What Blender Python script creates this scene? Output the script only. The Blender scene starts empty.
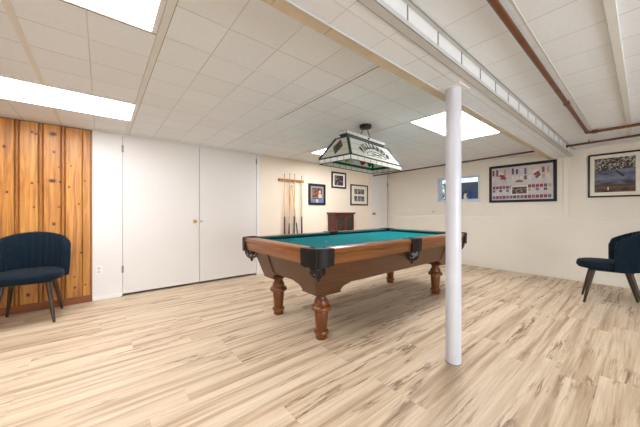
import bpy, math, random
from mathutils import Vector, Matrix
random.seed(7)
PI = math.pi
C = bpy.context.scene.collection

# ------------------------------------------------------------------ helpers
def lin(c):
    r = []
    for v in c[:3]:
        v = v / 255.0
        r.append(v / 12.92 if v <= 0.04045 else ((v + 0.055) / 1.055) ** 2.4)
    return (r[0], r[1], r[2], 1.0)

class G:
    """small node-graph helper"""
    def __init__(s, name):
        s.m = bpy.data.materials.new(name); s.m.use_nodes = True
        s.t = s.m.node_tree; s.n = s.t.nodes; s.l = s.t.links
        s.b = s.n['Principled BSDF']
    def put(s, sock, v):
        if isinstance(v, bpy.types.NodeSocket): s.l.new(v, sock)
        else: sock.default_value = v
    def math(s, op, a, b=None, c=None, clamp=False):
        n = s.n.new('ShaderNodeMath'); n.operation = op; n.use_clamp = clamp
        s.put(n.inputs[0], a)
        if b is not None: s.put(n.inputs[1], b)
        if c is not None: s.put(n.inputs[2], c)
        return n.outputs[0]
    def obj(s):
        return s.n.new('ShaderNodeTexCoord').outputs['Object']
    def xyz(s, v):
        n = s.n.new('ShaderNodeSeparateXYZ'); s.l.new(v, n.inputs[0]); return n.outputs
    def comb(s, x, y, z):
        n = s.n.new('ShaderNodeCombineXYZ')
        s.put(n.inputs[0], x); s.put(n.inputs[1], y); s.put(n.inputs[2], z); return n.outputs[0]
    def scale(s, v, sc):
        n = s.n.new('ShaderNodeMapping'); s.l.new(v, n.inputs[0]); n.inputs['Scale'].default_value = sc
        return n.outputs[0]
    def noise(s, v, scale=5, detail=3, rough=.5, dist=0, dims='3D', w=None):
        n = s.n.new('ShaderNodeTexNoise'); n.noise_dimensions = dims
        s.l.new(v, n.inputs['Vector']); n.inputs['Scale'].default_value = scale
        n.inputs['Detail'].default_value = detail; n.inputs['Roughness'].default_value = rough
        n.inputs['Distortion'].default_value = dist
        if w is not None: s.put(n.inputs['W'], w)
        return n.outputs[0]
    def white(s, v):
        n = s.n.new('ShaderNodeTexWhiteNoise'); s.l.new(v, n.inputs['Vector']); return n.outputs['Value']
    def ramp(s, f, stops):
        n = s.n.new('ShaderNodeValToRGB'); s.l.new(f, n.inputs[0])
        e = n.color_ramp.elements
        while len(e) < len(stops): e.new(.5)
        for i, (p, c) in enumerate(stops):
            e[i].position = p; e[i].color = c if len(c) == 4 else (*c, 1)
        return n.outputs[0]
    def mix(s, f, a, b, mode='MIX'):
        n = s.n.new('ShaderNodeMix'); n.data_type = 'RGBA'; n.blend_type = mode
        s.put(n.inputs[0], f); s.put(n.inputs[6], a); s.put(n.inputs[7], b); return n.outputs[2]
    def bump(s, h, strength=.2, dist=.01):
        n = s.n.new('ShaderNodeBump'); s.l.new(h, n.inputs['Height'])
        n.inputs['Strength'].default_value = strength; n.inputs['Distance'].default_value = dist
        s.l.new(n.outputs[0], s.b.inputs['Normal'])
    def col(s, v): s.put(s.b.inputs['Base Color'], v)
    def set(s, **k):
        for a, v in k.items():
            s.put(s.b.inputs[a.replace('_', ' ')], v)

def M(name, rgb, rough=.5, metal=0, var=.06, vs=9, bump=0, bs=60, **kw):
    g = G(name); o = g.obj(); c = lin(rgb)
    nz = g.noise(o, vs, 3)
    lo = tuple(max(0, x * (1 - var)) for x in c[:3]); hi = tuple(min(1, x * (1 + var)) for x in c[:3])
    g.col(g.ramp(nz, [(.3, lo), (.7, hi)]))
    g.set(Roughness=rough, Metallic=metal)
    for k, v in kw.items(): g.b.inputs[k.replace('_', ' ')].default_value = v
    if bump: g.bump(g.noise(o, bs, 2), bump, .004)
    return g.m

def wood(name, a, b, axis=2, rough=.35, scale=6, coat=0):
    g = G(name); o = g.obj()
    sc = [14, 14, 14]; sc[axis] = 1.0
    v = g.scale(o, tuple(sc))
    n1 = g.noise(v, scale * .5, 5, .6, .6)
    g.col(g.ramp(n1, [(.3, lin(a)), (.7, lin(b))]))
    g.set(Roughness=rough)
    if coat: g.b.inputs['Coat Weight'].default_value = coat; g.b.inputs['Coat Roughness'].default_value = .15
    return g.m

class MB:
    def __init__(s): s.v = []; s.f = []; s.mi = []; s.cur = 0
    def face(s, idx): s.f.append(tuple(idx)); s.mi.append(s.cur)
    def quad(s, *p):
        n = len(s.v); s.v += [tuple(q) for q in p]; s.face(range(n, n + len(p)))
    def box(s, x0, x1, y0, y1, z0, z1):
        n = len(s.v)
        s.v += [(x0,y0,z0),(x1,y0,z0),(x1,y1,z0),(x0,y1,z0),(x0,y0,z1),(x1,y0,z1),(x1,y1,z1),(x0,y1,z1)]
        for q in ((0,3,2,1),(4,5,6,7),(0,1,5,4),(1,2,6,5),(2,3,7,6),(3,0,4,7)): s.face([n + i for i in q])
        return s
    def rings(s, rings, cap=True, closed=True):
        k = len(rings[0]); base = len(s.v)
        for r in rings: s.v += [tuple(p) for p in r]
        for i in range(len(rings) - 1):
            for j in range(k if closed else k - 1):
                a = base + i * k + j; b = base + i * k + (j + 1) % k
                s.face((a, b, b + k, a + k))
        if cap:
            s.face([base + j for j in range(k)][::-1]); s.face([base + (len(rings) - 1) * k + j for j in range(k)])
        return s
    def lathe(s, prof, c=(0,0,0), n=24, M4=None):
        rs = []
        for r, z in prof:
            ring = []
            for j in range(n):
                a = 2 * PI * j / n; p = Vector((r * math.cos(a), r * math.sin(a), z))
                if M4 is not None: p = M4 @ p
                ring.append(p + Vector(c))
            rs.append(ring)
        return s.rings(rs)
    def tube(s, pts, rad, n=10):
        pts = [Vector(p) for p in pts]
        if not hasattr(rad, '__len__'): rad = [rad] * len(pts)
        rs = []
        for i, p in enumerate(pts):
            d = (pts[min(i + 1, len(pts) - 1)] - pts[max(i - 1, 0)]).normalized()
            up = Vector((0, 0, 1)) if abs(d.z) < .95 else Vector((1, 0, 0))
            u = d.cross(up).normalized(); w = u.cross(d).normalized()
            rs.append([p + (u * math.cos(2*PI*j/n) + w * math.sin(2*PI*j/n)) * rad[i] for j in range(n)])
        return s.rings(rs)
    def prism(s, poly, z0, z1):
        return s.rings([[(x, y, z0) for x, y in poly], [(x, y, z1) for x, y in poly]])
    def sphere(s, c, r, n=16, sz=1.0):
        m = n // 2
        prof = [(max(1e-4, r * math.sin(PI * i / m)), -r * sz * math.cos(PI * i / m)) for i in range(m + 1)]
        return s.lathe(prof, c, n)
    def build(s, name, mats, parent=None, off=(0,0,0), smooth=30, bevel=0, bseg=2):
        me = bpy.data.meshes.new(name)
        o3 = Vector(off)
        me.from_pydata([tuple(Vector(p) - o3) for p in s.v], [], s.f)
        if not isinstance(mats, (list, tuple)): mats = [mats]
        for m in mats: me.materials.append(m)
        for p, i in zip(me.polygons, s.mi): p.material_index = i
        import bmesh
        bm = bmesh.new(); bm.from_mesh(me); bmesh.ops.remove_doubles(bm, verts=bm.verts, dist=1e-6)
        bmesh.ops.recalc_face_normals(bm, faces=bm.faces); bm.to_mesh(me); bm.free()
        if smooth:
            for p in me.polygons: p.use_smooth = True
            me.set_sharp_from_angle(angle=math.radians(smooth))
        ob = bpy.data.objects.new(name, me); C.objects.link(ob)
        if parent is not None: ob.parent = parent
        else: ob.location = off
        if bevel:
            b = ob.modifiers.new('bevel', 'BEVEL'); b.width = bevel; b.segments = bseg; b.limit_method = 'ANGLE'
            b.angle_limit = math.radians(40)
        return ob

def box(x0, x1, y0, y1, z0, z1): return MB().box(x0, x1, y0, y1, z0, z1)
def tag(o, label, cat, group=None):
    o['label'] = label; o['category'] = cat
    if group: o['group'] = group
    return o
def struct(o): o['kind'] = 'structure'; return o
def empty(name, loc=(0,0,0), rz=0):
    o = bpy.data.objects.new(name, None); C.objects.link(o); o.location = loc; o.rotation_euler = (0,0,rz); return o
def thing(name, label, cat, loc=(0,0,0), rz=0, group=None):
    return tag(empty(name, loc, rz), label, cat, group)
def copy_tree(o, parent=None):
    c = o.copy(); C.objects.link(c); c.parent = parent
    for ch in list(o.children): copy_tree(ch, c)
    return c

# ------------------------------------------------------------------ constants of the room
XR = 6.0; YL = 4.4; XB = -2.8; YB = -3.2; ZC = 2.15; CAM = 1.12

# ------------------------------------------------------------------ materials
def ceiling_mat():
    g = G('acoustic_tile'); o = g.obj(); x, y, z = g.xyz(o)
    def line(c, off, per, w):
        a = g.math('FRACT', g.math('ADD', g.math('DIVIDE', g.math('SUBTRACT', c, off), per), .5))
        d = g.math('MULTIPLY', g.math('ABSOLUTE', g.math('SUBTRACT', a, .5)), per)
        return g.math('LESS_THAN', d, w)
    wob = g.noise(o, 1.3, 2)
    lx = line(x, .25, .3075, .003); ly = g.math('MULTIPLY', line(y, .24, .31, .003), g.math('GREATER_THAN', y, .74))
    ln = g.math('MAXIMUM', lx, ly)
    ln = g.math('MULTIPLY', ln, g.math('MULTIPLY_ADD', wob, 1.0, .05))
    cell = g.comb(g.math('FLOOR', g.math('DIVIDE', g.math('SUBTRACT', x, .25), .3075)),
                  g.math('FLOOR', g.math('DIVIDE', g.math('SUBTRACT', y, .24), .31)), 0)
    r = g.white(cell)
    base = g.ramp(r, [(0, lin((224,228,232))), (1, lin((229,233,237)))])
    fis = g.noise(o, 90, 3, .7)
    base = g.mix(.12, base, g.ramp(fis, [(.35, lin((192,190,186))), (.6, lin((236,238,240)))]))
    g.col(g.mix(ln, base, lin((168,164,156))))
    g.set(Roughness=.9); g.bump(fis, .15, .002)
    return g.m

def floor_mat():
    g = G('oak_laminate'); o = g.obj(); x, y, z = g.xyz(o)
    W = .19; L = 1.22
    row = g.math('FLOOR', g.math('DIVIDE', y, W))
    rr = g.white(g.comb(row, 3.1, 0))
    xs = g.math('ADD', x, g.math('MULTIPLY', g.math('ROUND', g.math('MULTIPLY', rr, 6)), L / 6))
    cx_ = g.math('DIVIDE', xs, L)
    colm = g.math('FLOOR', cx_)
    pid = g.white(g.comb(row, colm, 7.7))
    pid2 = g.white(g.comb(colm, row, 2.3))
    # stretched grain, shifted per plank
    vx = g.math('ADD', x, g.math('MULTIPLY', pid, 40)); vy = g.math('ADD', y, g.math('MULTIPLY', pid2, 30))
    broad = g.noise(g.comb(g.math('MULTIPLY', vx, .40), g.math('MULTIPLY', vy, 9.5), 0), 1.3, 5, .56, .45)
    fine = g.noise(g.comb(g.math('MULTIPLY', vx, 2.2), g.math('MULTIPLY', vy, 60), 0), 1.5, 4, .6, .2)
    c = g.ramp(broad, [(.34, lin((158,129,101))), (.43, lin((187,159,129))), (.48, lin((204,179,149))), (.55, lin((214,192,163))), (.68, lin((223,203,176)))])
    c = g.mix(.28, c, g.ramp(fine, [(.3, lin((158,133,104))), (.62, lin((224,206,176)))]))
    # dark jagged cracks of rustic grain
    crk = g.noise(g.comb(g.math('MULTIPLY', vx, .7), g.math('MULTIPLY', vy, 8), 2.0), 1.3, 5, .66, .35)
    band = g.math('ABSOLUTE', g.math('SUBTRACT', crk, .5))
    band = g.math('SUBTRACT', 1, g.math('MULTIPLY', band, 26), clamp=True)
    msk = g.noise(g.comb(g.math('MULTIPLY', vx, 1.1), g.math('MULTIPLY', vy, 5), 9.0), 1.4, 2, .5)
    msk = g.math('MULTIPLY', g.math('SUBTRACT', msk, .51), 9, clamp=True)
    msk.node.use_clamp = True
    c = g.mix(g.math('MULTIPLY', g.math('MULTIPLY', band, msk), .9), c, lin((112,82,58)))
    c = g.mix(g.math('MULTIPLY', g.math('SUBTRACT', pid2, .5, clamp=False), .0), c, c)
    tone = g.ramp(pid, [(0, (.965,.96,.955)), (1, (1.0,1.0,1.0))])
    c = g.mix(1.0, c, tone, 'MULTIPLY')
    # seams
    fy = g.math('FRACT', g.math('DIVIDE', y, W)); fx = g.math('FRACT', cx_)
    sy = g.math('LESS_THAN', g.math('MULTIPLY', g.math('MINIMUM', fy, g.math('SUBTRACT', 1, fy)), W), .0009)
    sx = g.math('LESS_THAN', g.math('MULTIPLY', g.math('MINIMUM', fx, g.math('SUBTRACT', 1, fx)), L), .0016)
    c = g.mix(g.math('MULTIPLY', g.math('MAXIMUM', sy, sx), .12), c, lin((128,98,72)))
    g.col(c)
    g.set(Roughness=g.math('MULTIPLY_ADD', fine, .15, .36))
    g.b.inputs['Specular IOR Level'].default_value = .35
    g.bump(fine, .06, .002)
    return g.m

KNOTS = [(-.81,1.83,.013),(-.79,1.338,.010),(-.604,2.026,.011),(-.435,2.034,.017),(-.572,2.01,.010),(-.427,1.825,.012),(-.384,1.653,.009),
         (-.376,1.476,.010),(-.44,1.485,.017),(-.604,1.448,.010),(-.549,1.464,.012),(-.298,1.421,.010),(-.588,1.177,.009),(-.384,1.179,.009),
         (-.427,.979,.015),(-.28,1.676,.007),(-.153,1.504,.008),(-.634,.186,.016),(-.209,1.218,.008),(-.58,.892,.008),(-.245,.20,.011),
         (-.25,.33,.008),(-.60,.55,.018),(-.42,.30,.012),(-.19,.62,.010),(-.15,.22,.009),(-.9,1.1,.014),(-1.1,1.6,.012)]
def pine_mat():
    g = G('knotty_pine'); o = g.obj(); x, y, z = g.xyz(o)
    brd = g.math('FLOOR', g.math('DIVIDE', g.math('ADD', x, .16), .188))
    r = g.white(g.comb(brd, 1.5, 0))
    zz = g.math('ADD', z, g.math('MULTIPLY', r, 20))
    gr = g.noise(g.comb(g.math('MULTIPLY', x, 22), 0, g.math('MULTIPLY', zz, 1.3)), 1.4, 4, .55, .8)
    fn = g.noise(g.comb(g.math('MULTIPLY', x, 160), 0, g.math('MULTIPLY', zz, 4)), 1.0, 2, .5)
    c = g.ramp(gr, [(.34, lin((148,90,32))), (.5, lin((192,128,52))), (.66, lin((218,156,74)))])
    c = g.mix(.2, c, g.ramp(fn, [(.3, lin((176,104,36))), (.7, lin((240,180,96)))]))
    c = g.mix(1, c, g.ramp(r, [(0, (.86,.80,.74)), (1, (1.0,1.0,1.0))]), 'MULTIPLY')
    k = None; halo = None
    wob = g.noise(o, 30, 2)
    for kx, kz, kr in KNOTS:
        dx = g.math('DIVIDE', g.math('SUBTRACT', x, kx), kr * (.95 if kr < .0165 else 1.8))
        dz = g.math('DIVIDE', g.math('SUBTRACT', z, kz), kr * 1.2)
        d = g.math('ADD', g.math('MULTIPLY', dx, dx), g.math('MULTIPLY', dz, dz))
        k = d if k is None else g.math('MINIMUM', k, d)
    k = g.math('ADD', k, g.math('MULTIPLY', wob, .5))
    core = g.math('SUBTRACT', 1.7, k, clamp=True); ring = g.math('SUBTRACT', 1.25, g.math('MULTIPLY', k, .28), clamp=True)
    c = g.mix(g.math('MULTIPLY', ring, .38), c, lin((150,76,22)))
    c = g.mix(g.math('MULTIPLY', core, .95), c, lin((66,24,8)))
    g.col(c); g.set(Roughness=.38)
    return g.m

m_ceil = ceiling_mat(); m_floor = floor_mat(); m_pine = pine_mat()
m_pinestrip = wood('stained_pine_batten', (136,78,28), (176,112,46), 2, .4)
m_pinebase = wood('stained_pine_base', (112,58,24), (146,82,36), 0, .4)
m_white = M('white_wall_paint', (226,221,215), .6, var=.015, vs=3, bump=.03, bs=40)
m_door = M('white_door_paint', (224,218,211), .5, var=.012, vs=2)
m_cream = M('cream_wall_paint', (236,220,198), .65, var=.02, vs=2, bump=.04, bs=40)
m_rwall = M('off_white_wall_paint', (226,217,202), .6, var=.02, vs=2, bump=.03, bs=30)
m_trimw = M('white_trim_paint', (232,228,222), .45, var=.015)
m_bar = M('ceiling_grid_metal', (214,213,208), .45, var=.03)
m_barg = M('grey_angle_metal', (196,194,190), .4, var=.03)
m_tan = M('tan_beam_board', (198,182,156), .6, var=.05)
m_column = M('white_enamel_column', (214,214,220), .3, var=.02)
m_dark = M('dark_gap', (18,16,15), .8, var=.1)
m_brass = M('polished_brass', (196,160,84), .25, .9)
m_steel = M('dull_steel', (150,146,140), .4, .8)
m_copper = M('aged_copper_pipe', (108,64,34), .42, .4, var=.25, vs=5)
m_iron = M('brown_iron_pipe', (96,62,44), .5, .3, var=.25, vs=4)
m_plate = M('outlet_plastic', (232,228,220), .35, var=.01)
m_velvet = M('navy_velvet', (9,25,36), .85, var=.18, vs=14, bump=.15, bs=300, Sheen_Weight=.05, Specular_IOR_Level=.2, Sheen_Roughness=.4)
m_velvet_in = M('navy_velvet_channels', (10,27,39), .85, var=.18, vs=14, bump=.15, bs=300, Sheen_Weight=.05, Specular_IOR_Level=.2, Sheen_Roughness=.4)
m_chairleg = wood('dark_walnut_leg', (40,28,20), (72,52,38), 2, .35)
m_blackmetal = M('black_metal', (26,24,24), .35, .4)
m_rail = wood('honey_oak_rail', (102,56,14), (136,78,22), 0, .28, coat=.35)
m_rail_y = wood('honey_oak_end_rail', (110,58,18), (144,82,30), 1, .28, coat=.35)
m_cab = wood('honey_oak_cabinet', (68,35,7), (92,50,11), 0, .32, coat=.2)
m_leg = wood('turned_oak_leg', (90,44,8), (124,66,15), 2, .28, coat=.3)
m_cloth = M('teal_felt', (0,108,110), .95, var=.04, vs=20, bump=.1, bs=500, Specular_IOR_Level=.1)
m_cush = M('teal_felt_shaded', (0,70,68), .95, var=.04, vs=20, bump=.1, bs=500)  # darker copy of the table felt, cushion shadow put into the colour
m_leather = M('dark_brown_leather', (22,13,11), .5, var=.2, vs=20, bump=.25, bs=90, Specular_IOR_Level=.3)
m_pearl = M('pearl_inlay', (226,220,204), .3)
m_plaque = M('bronze_plaque', (70,48,38), .35, .5)

# ------------------------------------------------------------------ floor, ceiling, walls
struct(box(XB-.1, XR+.1, YB-.1, YL+.9, -.08, 0).build('floor', m_floor, smooth=0))
ceiling = struct(box(XB-.1, XR+.1, YB-.1, YL+.1, ZC, ZC+.08).build('ceiling', m_ceil, smooth=0))
# hung-ceiling T-bars (one surface pattern of the ceiling)
b = MB()
for k in range(-2, 5):
    X = .25 + 1.23 * k
    w = .018 if k == 0 else .010
    if k in (0, 2): b.box(X, X + w * 2, .76, YL, ZC - .006, ZC + .01)
    elif k in (1, 3, 4): b.box(X - .004, X + .004, .76, YL, ZC - .003, ZC + .01)
for Y in (1.787, 3.027, 4.26):
    b.box(XB, XR, Y - .004, Y + .004, ZC - .003, ZC + .01)
b.box(-.375, -.345, 1.8, YL, ZC - .005, ZC + .01)
b.build('ceiling_grid', m_bar, ceiling, smooth=0)
b = MB()
b.box(.286, .291, .76, YL, ZC - .004, ZC + .01)
b.box(1.512, 1.517, 1.1, 2.6, ZC - .004, ZC + .01)
b.box(-.98, .25, 1.795, 1.80, ZC - .004, ZC + .01)
b.build('ceiling_seam', M('grey_seam', (156,150,142), .8), ceiling, smooth=0)  # grey lines along some ceiling seams

# left wall: pine section, white section, closet opening, cream section, door opening
wl = struct(empty('wall_left'))
box(-.084, .22, YL, YL+.1, 0, ZC).build('white_panel', m_white, wl, smooth=0)
box(2.15, 2.215, YL-.006, YL+.1, 0, ZC).build('door_jamb', m_trimw, wl, smooth=0)
box(2.215, 5.25, YL, YL+.1, 0, ZC).build('plaster', m_cream, wl, smooth=0)
box(.22, 2.15, YL, YL+.1, ZC-.012, ZC).build('header', m_trimw, wl, smooth=0)
b = MB(); b.box(.1, 2.3, YL+.7, YL+.75, 0, ZC); b.box(.05, .1, YL+.1, YL+.75, 0, ZC); b.box(2.3, 2.35, YL+.1, YL+.75, 0, ZC); b.box(.1,2.3,YL+.1,YL+.7,ZC,ZC+.05)
b.build('closet_lining', m_dark, wl, smooth=0)  # near-black lining, shade of the gap under the doors put into colour
box(5.25, XR+.2, YL+.06, YL+.1, 0, ZC).build('plaster', m_cream, wl, smooth=0)
box(5.235, 5.262, YL-.008, YL+.06, 0, ZC).build('door_jamb', m_trimw, wl, smooth=0)
# pine boards as relief
b = MB()
edges = [-.10, -.179, -.332, -.367, -.516, -.553, -.703, -.735]
x = -.735
while x > XB: x -= .155; edges.append(x); x -= .035; edges.append(x)
edges = [-.084] + edges
strips = MB()
for i in range(len(edges) - 1):
    x1, x0 = edges[i], edges[i+1]
    wdt = x1 - x0
    tgt = b
    narrow = wdt < .06 and i > 0
    if i == 0: tgt = strips
    elif narrow: tgt = strips
    yf = YL - (0.0 if tgt is b else .004)
    g_ = .006
    tgt.rings([[(x0 + .001, YL+.05, z), (x0 + .001, YL + .009, z), (x0 + g_, yf + .002, z), (x0 + g_ + .004, yf, z),
                (x1 - g_ - .004, yf, z), (x1 - g_, yf + .002, z), (x1 - .001, YL + .009, z), (x1 - .001, YL+.05, z)] for z in (.07, ZC - .01)]) if wdt > .02 else \
        tgt.box(x0, x1, yf, YL+.05, .07, ZC - .01)
b.build('pine_board', m_pine, wl, smooth=25)
strips.build('pine_batten', m_pinestrip, wl, smooth=25)
box(XB, -.084, YL+.03, YL+.1, 0, ZC).build('backing', m_dark, wl, smooth=0)
struct(box(XB, -.084, YL-.012, YL+.04, 0, .085).build('baseboard_pine', m_pinebase, smooth=0, bevel=.003))
struct(box(-.082, .205, YL-.012, YL+.001, 0, .055).build('baseboard_left', m_trimw, smooth=0, bevel=.003))
struct(box(2.2, 5.235, YL-.012, YL+.001, 0, .055).build('baseboard_left_far', m_trimw, smooth=0, bevel=.003))

# closet doors
def closet_door(n, x0, x1, hx, knob_x, knob):
    d = struct(empty('door_%d' % n, ((x0+x1)/2, YL, 0)))
    off = d.location
    box(x0+.002, x1-.002, YL+.004, YL+.038, .032, ZC-.014).build('door_panel', m_door, d, off, smooth=0, bevel=.002)
    for z in ((1.96, .36) if n == 1 else (2.02, .36)):
        h = MB(); h.box(hx-.012, hx+.012, YL-.004, YL+.006, z-.045, z+.045); h.tube([(hx, YL-.006, z-.05), (hx, YL-.006, z+.05)], .006, 8)
        h.build('hinge', m_steel, d, off)
    if knob:
        k = MB(); R_ = Matrix.Rotation(PI/2, 4, 'X')
        k.lathe([(.002,0),(.026,.002),(.026,.005),(.009,.008),(.008,.024),(.018,.030),(.022,.040),(.019,.049),(.008,.054),(.001,.055)], (knob_x, YL+.004, .975), 20, R_)
        k.build('door_knob', m_brass, d, off)
    else:
        k = MB(); R_ = Matrix.Rotation(PI/2, 4, 'X')
        k.lathe([(.002,0),(.013,.002),(.013,.012),(.009,.028),(.001,.030)], (knob_x, YL+.004, .975), 16, R_)
        k.build('door_pull', m_brass, d, off)
    return d
closet_door(1, .222, 1.186, .222, 1.117, True)
closet_door(2, 1.188, 2.148, 2.148, 1.212, False)
d3 = struct(empty('door_3', (5.63, YL, 0)))
box(5.264, 5.985, YL+.01, YL+.05, .01, ZC-.004).build('door_panel', m_door, d3, d3.location, smooth=0, bevel=.002)
k = MB().lathe([(.002,0),(.03,.002),(.03,.006),(.012,.01),(.01,.03),(.024,.036),(.03,.048),(.026,.06),(.01,.066),(.001,.067)], (5.39, YL+.01, 1.075), 20, Matrix.Rotation(PI/2, 4, 'X'))
k.build('door_knob', m_brass, d3, d3.location)
box(5.965, 5.985, YL-.002, YL+.012, 1.80, 1.90).build('hinge', m_steel, d3, d3.location)
box(5.965, 5.985, YL-.002, YL+.012, .26, .36).build('hinge', m_steel, d3, d3.location)

# right wall (the one the window and posters are on), with a window opening
WY0, WY1, WZ0, WZ1 = 2.147, 3.052, 1.345, 1.905
UX = 6.03
wr = struct(empty('wall_right'))
b = MB()
b.box(UX, UX+.22, YB-.1, WY0, 0, ZC); b.box(UX, UX+.22, WY1, YL+.1, 0, ZC)
b.box(UX, UX+.22, WY0, WY1, 0, WZ0); b.box(UX, UX+.22, WY0, WY1, WZ1, ZC)
b.build('plaster', m_rwall, wr, smooth=0)
box(XR, UX+.01, YB, YL, 0, 1.03).build('lower_panel', m_rwall, wr, smooth=0, bevel=.003)
box(XR-.003, UX, YB, YL, 1.02, 1.034).build('ledge', m_trimw, wr, smooth=0, bevel=.003)
b = MB(); b.box(UX-.012, UX+.01, .785, .872, 1.034, 2.06); b.box(UX-.02, UX, .80, .86, 1.034, 2.06)
b.build('wall_batten', m_rwall, wr, smooth=0, bevel=.002)
struct(box(XR-.012, XR+.001, YB, YL-.001, 0, .05).build('baseboard_right', m_rwall, smooth=0, bevel=.003))
# unseen walls close the room
struct(box(XB-.1, XB, YB-.1, YL+.1, 0, ZC).build('wall_behind', m_pine if False else m_white, smooth=0))
b = MB(); b.box(XB, -.3, YB-.1, YB, 0, ZC); b.box(2.7, XR+.1, YB-.1, YB, 0, ZC); b.box(-.3, 2.7, YB-.1, YB, 0, .2); b.box(-.3, 2.7, YB-.1, YB, 1.9, ZC)
struct(b.build('wall_near', m_rwall, smooth=0))
w2 = struct(empty('added_window', (1.2, YB, .2)))  # unseen window added to give the fill light an opening
b = MB()
for X in (-.3, .70, 1.66, 2.66): b.box(X, X+.04, YB-.07, YB-.01, .2, 1.9)
b.box(-.3, 2.7, YB-.07, YB-.01, .2, .24); b.box(-.3, 2.7, YB-.07, YB-.01, 1.86, 1.9)
b.build('window_frame', m_trimw, w2, w2.location, smooth=0)

# window
m_vinyl = M('white_vinyl_frame', (206,212,220), .4, var=.02)
w = struct(empty('window_1', (UX, (WY0+WY1)/2, WZ0))); off = w.location
b = MB()
x0, x1 = UX-.006, UX+.19
b.box(x0, x1, WY0, WY0+.022, WZ0, WZ1); b.box(x0, x1, WY1-.03, WY1, WZ0, WZ1)
b.box(x0, x1, WY0, WY1, WZ1-.03, WZ1); b.box(x0-.01, x1, WY0-.01, WY1+.01, WZ0-.012, WZ0+.03)
b.build('window_frame', m_vinyl, w, off, smooth=0, bevel=.002)
def sash(y0, y1, xs):
    s_ = MB(); t = .035
    s_.box(xs, xs+.03, y0, y0+t, WZ0+.03, WZ1-.03); s_.box(xs, xs+.03, y1-t, y1, WZ0+.03, WZ1-.03)
    s_.box(xs, xs+.03, y0+t, y1-t, WZ0+.03, WZ0+.055); s_.box(xs, xs+.03, y0+t, y1-t, WZ1-.05, WZ1-.03)
    o = s_.build('sash', m_vinyl, w, off, smooth=0, bevel=.002)
    g = G('window_glass'); g.set(Base_Color=(.9,.95,.97,1), Roughness=.02)
    g.b.inputs['Transmission Weight'].default_value = 1; g.b.inputs['IOR'].default_value = 1.1
    box(xs+.012, xs+.016, y0+t, y1-t, WZ0+.055, WZ1-.05).build('pane', g.m, w, off, smooth=0)
sash(WY0+.022, 2.62, UX+.06); sash(2.585, WY1-.03, UX+.10)

# outside the window
m_sid = M('blue_grey_siding', (84,90,100), .7, var=.1)
b = MB()
for i in range(6): b.box(7.6 + .006*(i % 2), 7.7, -.5, 3.62, 1.22 + i*.117, 1.22 + i*.117 + .112)
tag(b.build('garden_shed', m_sid, smooth=0), 'blue grey boarded wall seen outside through the basement window', 'shed')
gs = struct(box(UX+.23, 14, -6, 10, 1.0, 1.22).build('ground_outside', M('lawn_soil', (86,98,60), .9, var=.3), smooth=0))
b = MB(); rnd = random.Random(3)
for i in range(900):
    u = rnd.random()*2*PI; v = rnd.random()*PI; r = .34 * (.75 + .3*rnd.random())
    p = Vector((7.15 + r*math.sin(v)*math.cos(u), 3.72 + r*math.sin(v)*math.sin(u)*1.2, 1.62 + r*1.15*math.cos(v)))
    if p.z < 1.24: continue
    a = Vector((rnd.uniform(-1,1), rnd.uniform(-1,1), rnd.uniform(-1,1))).normalized()*.035
    c_ = a.cross(Vector((rnd.uniform(-1,1), rnd.uniform(-1,1), rnd.uniform(-1,1)))).normalized()*.018
    b.cur = i % 3
    b.quad(p-a, p+c_, p+a, p-c_)
t = thing('bush', 'green leafy bush growing outside the basement window', 'bush', (7.15, 3.72, 1.22))
b.build('foliage', [M('leaf_green', (78,128,62), .5), M('leaf_light', (140,180,110), .5), M('leaf_dark', (34,66,34), .6)], t, t.location, smooth=0)
st = MB()
for q in range(5): st.tube([(7.15+.02*q-.04, 3.72, 1.2), (7.1+.05*q, 3.62+.06*q, 1.7)], [.014, .005], 6)
st.build('stem', M('bark', (70,52,38), .8), t, t.location)
# blue tub outside by the glass
tb = MB().lathe([(.03,0),(.042,.003),(.046,.18),(.05,.183),(.05,.195),(.001,.197)], (UX+.30, 2.44, 1.22+.18), 20)
tb.box(UX+.24, UX+.36, 2.36, 2.52, 1.2, 1.402)
tag(tb.build('tub', M('blue_plastic', (38,84,160), .4), smooth=30), 'small bright blue tub outside the window glass', 'tub')
# figurine on the sill
t = thing('figurine', 'small black and white figurine standing on the window sill', 'figurine', (UX+.03, 2.44, WZ0+.03)); off = t.location
m_fw = M('ivory_ceramic', (214,206,190), .4); m_fb = M('black_ceramic', (30,28,30), .35)
MB().lathe([(.032,0),(.036,.01),(.040,.05),(.038,.09),(.026,.13),(.018,.145),(.001,.148)], off, 18).build('body', m_fw, t, off)
MB().sphere((off.x, off.y, off.z+.165), .024, 14).build('head', m_fb, t, off)
MB().lathe([(.022,.18),(.030,.182),(.020,.19),(.017,.215),(.001,.217)], off, 14).build('hat', m_fb, t, off)
for s_ in (-1, 1): MB().tube([(off.x-.01, off.y+s_*.03, off.z+.12), (off.x-.03, off.y+s_*.044, off.z+.08), (off.x-.036, off.y+s_*.03, off.z+.055)], [.011,.010,.007], 8).build('arm', m_fb, t, off)

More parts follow.
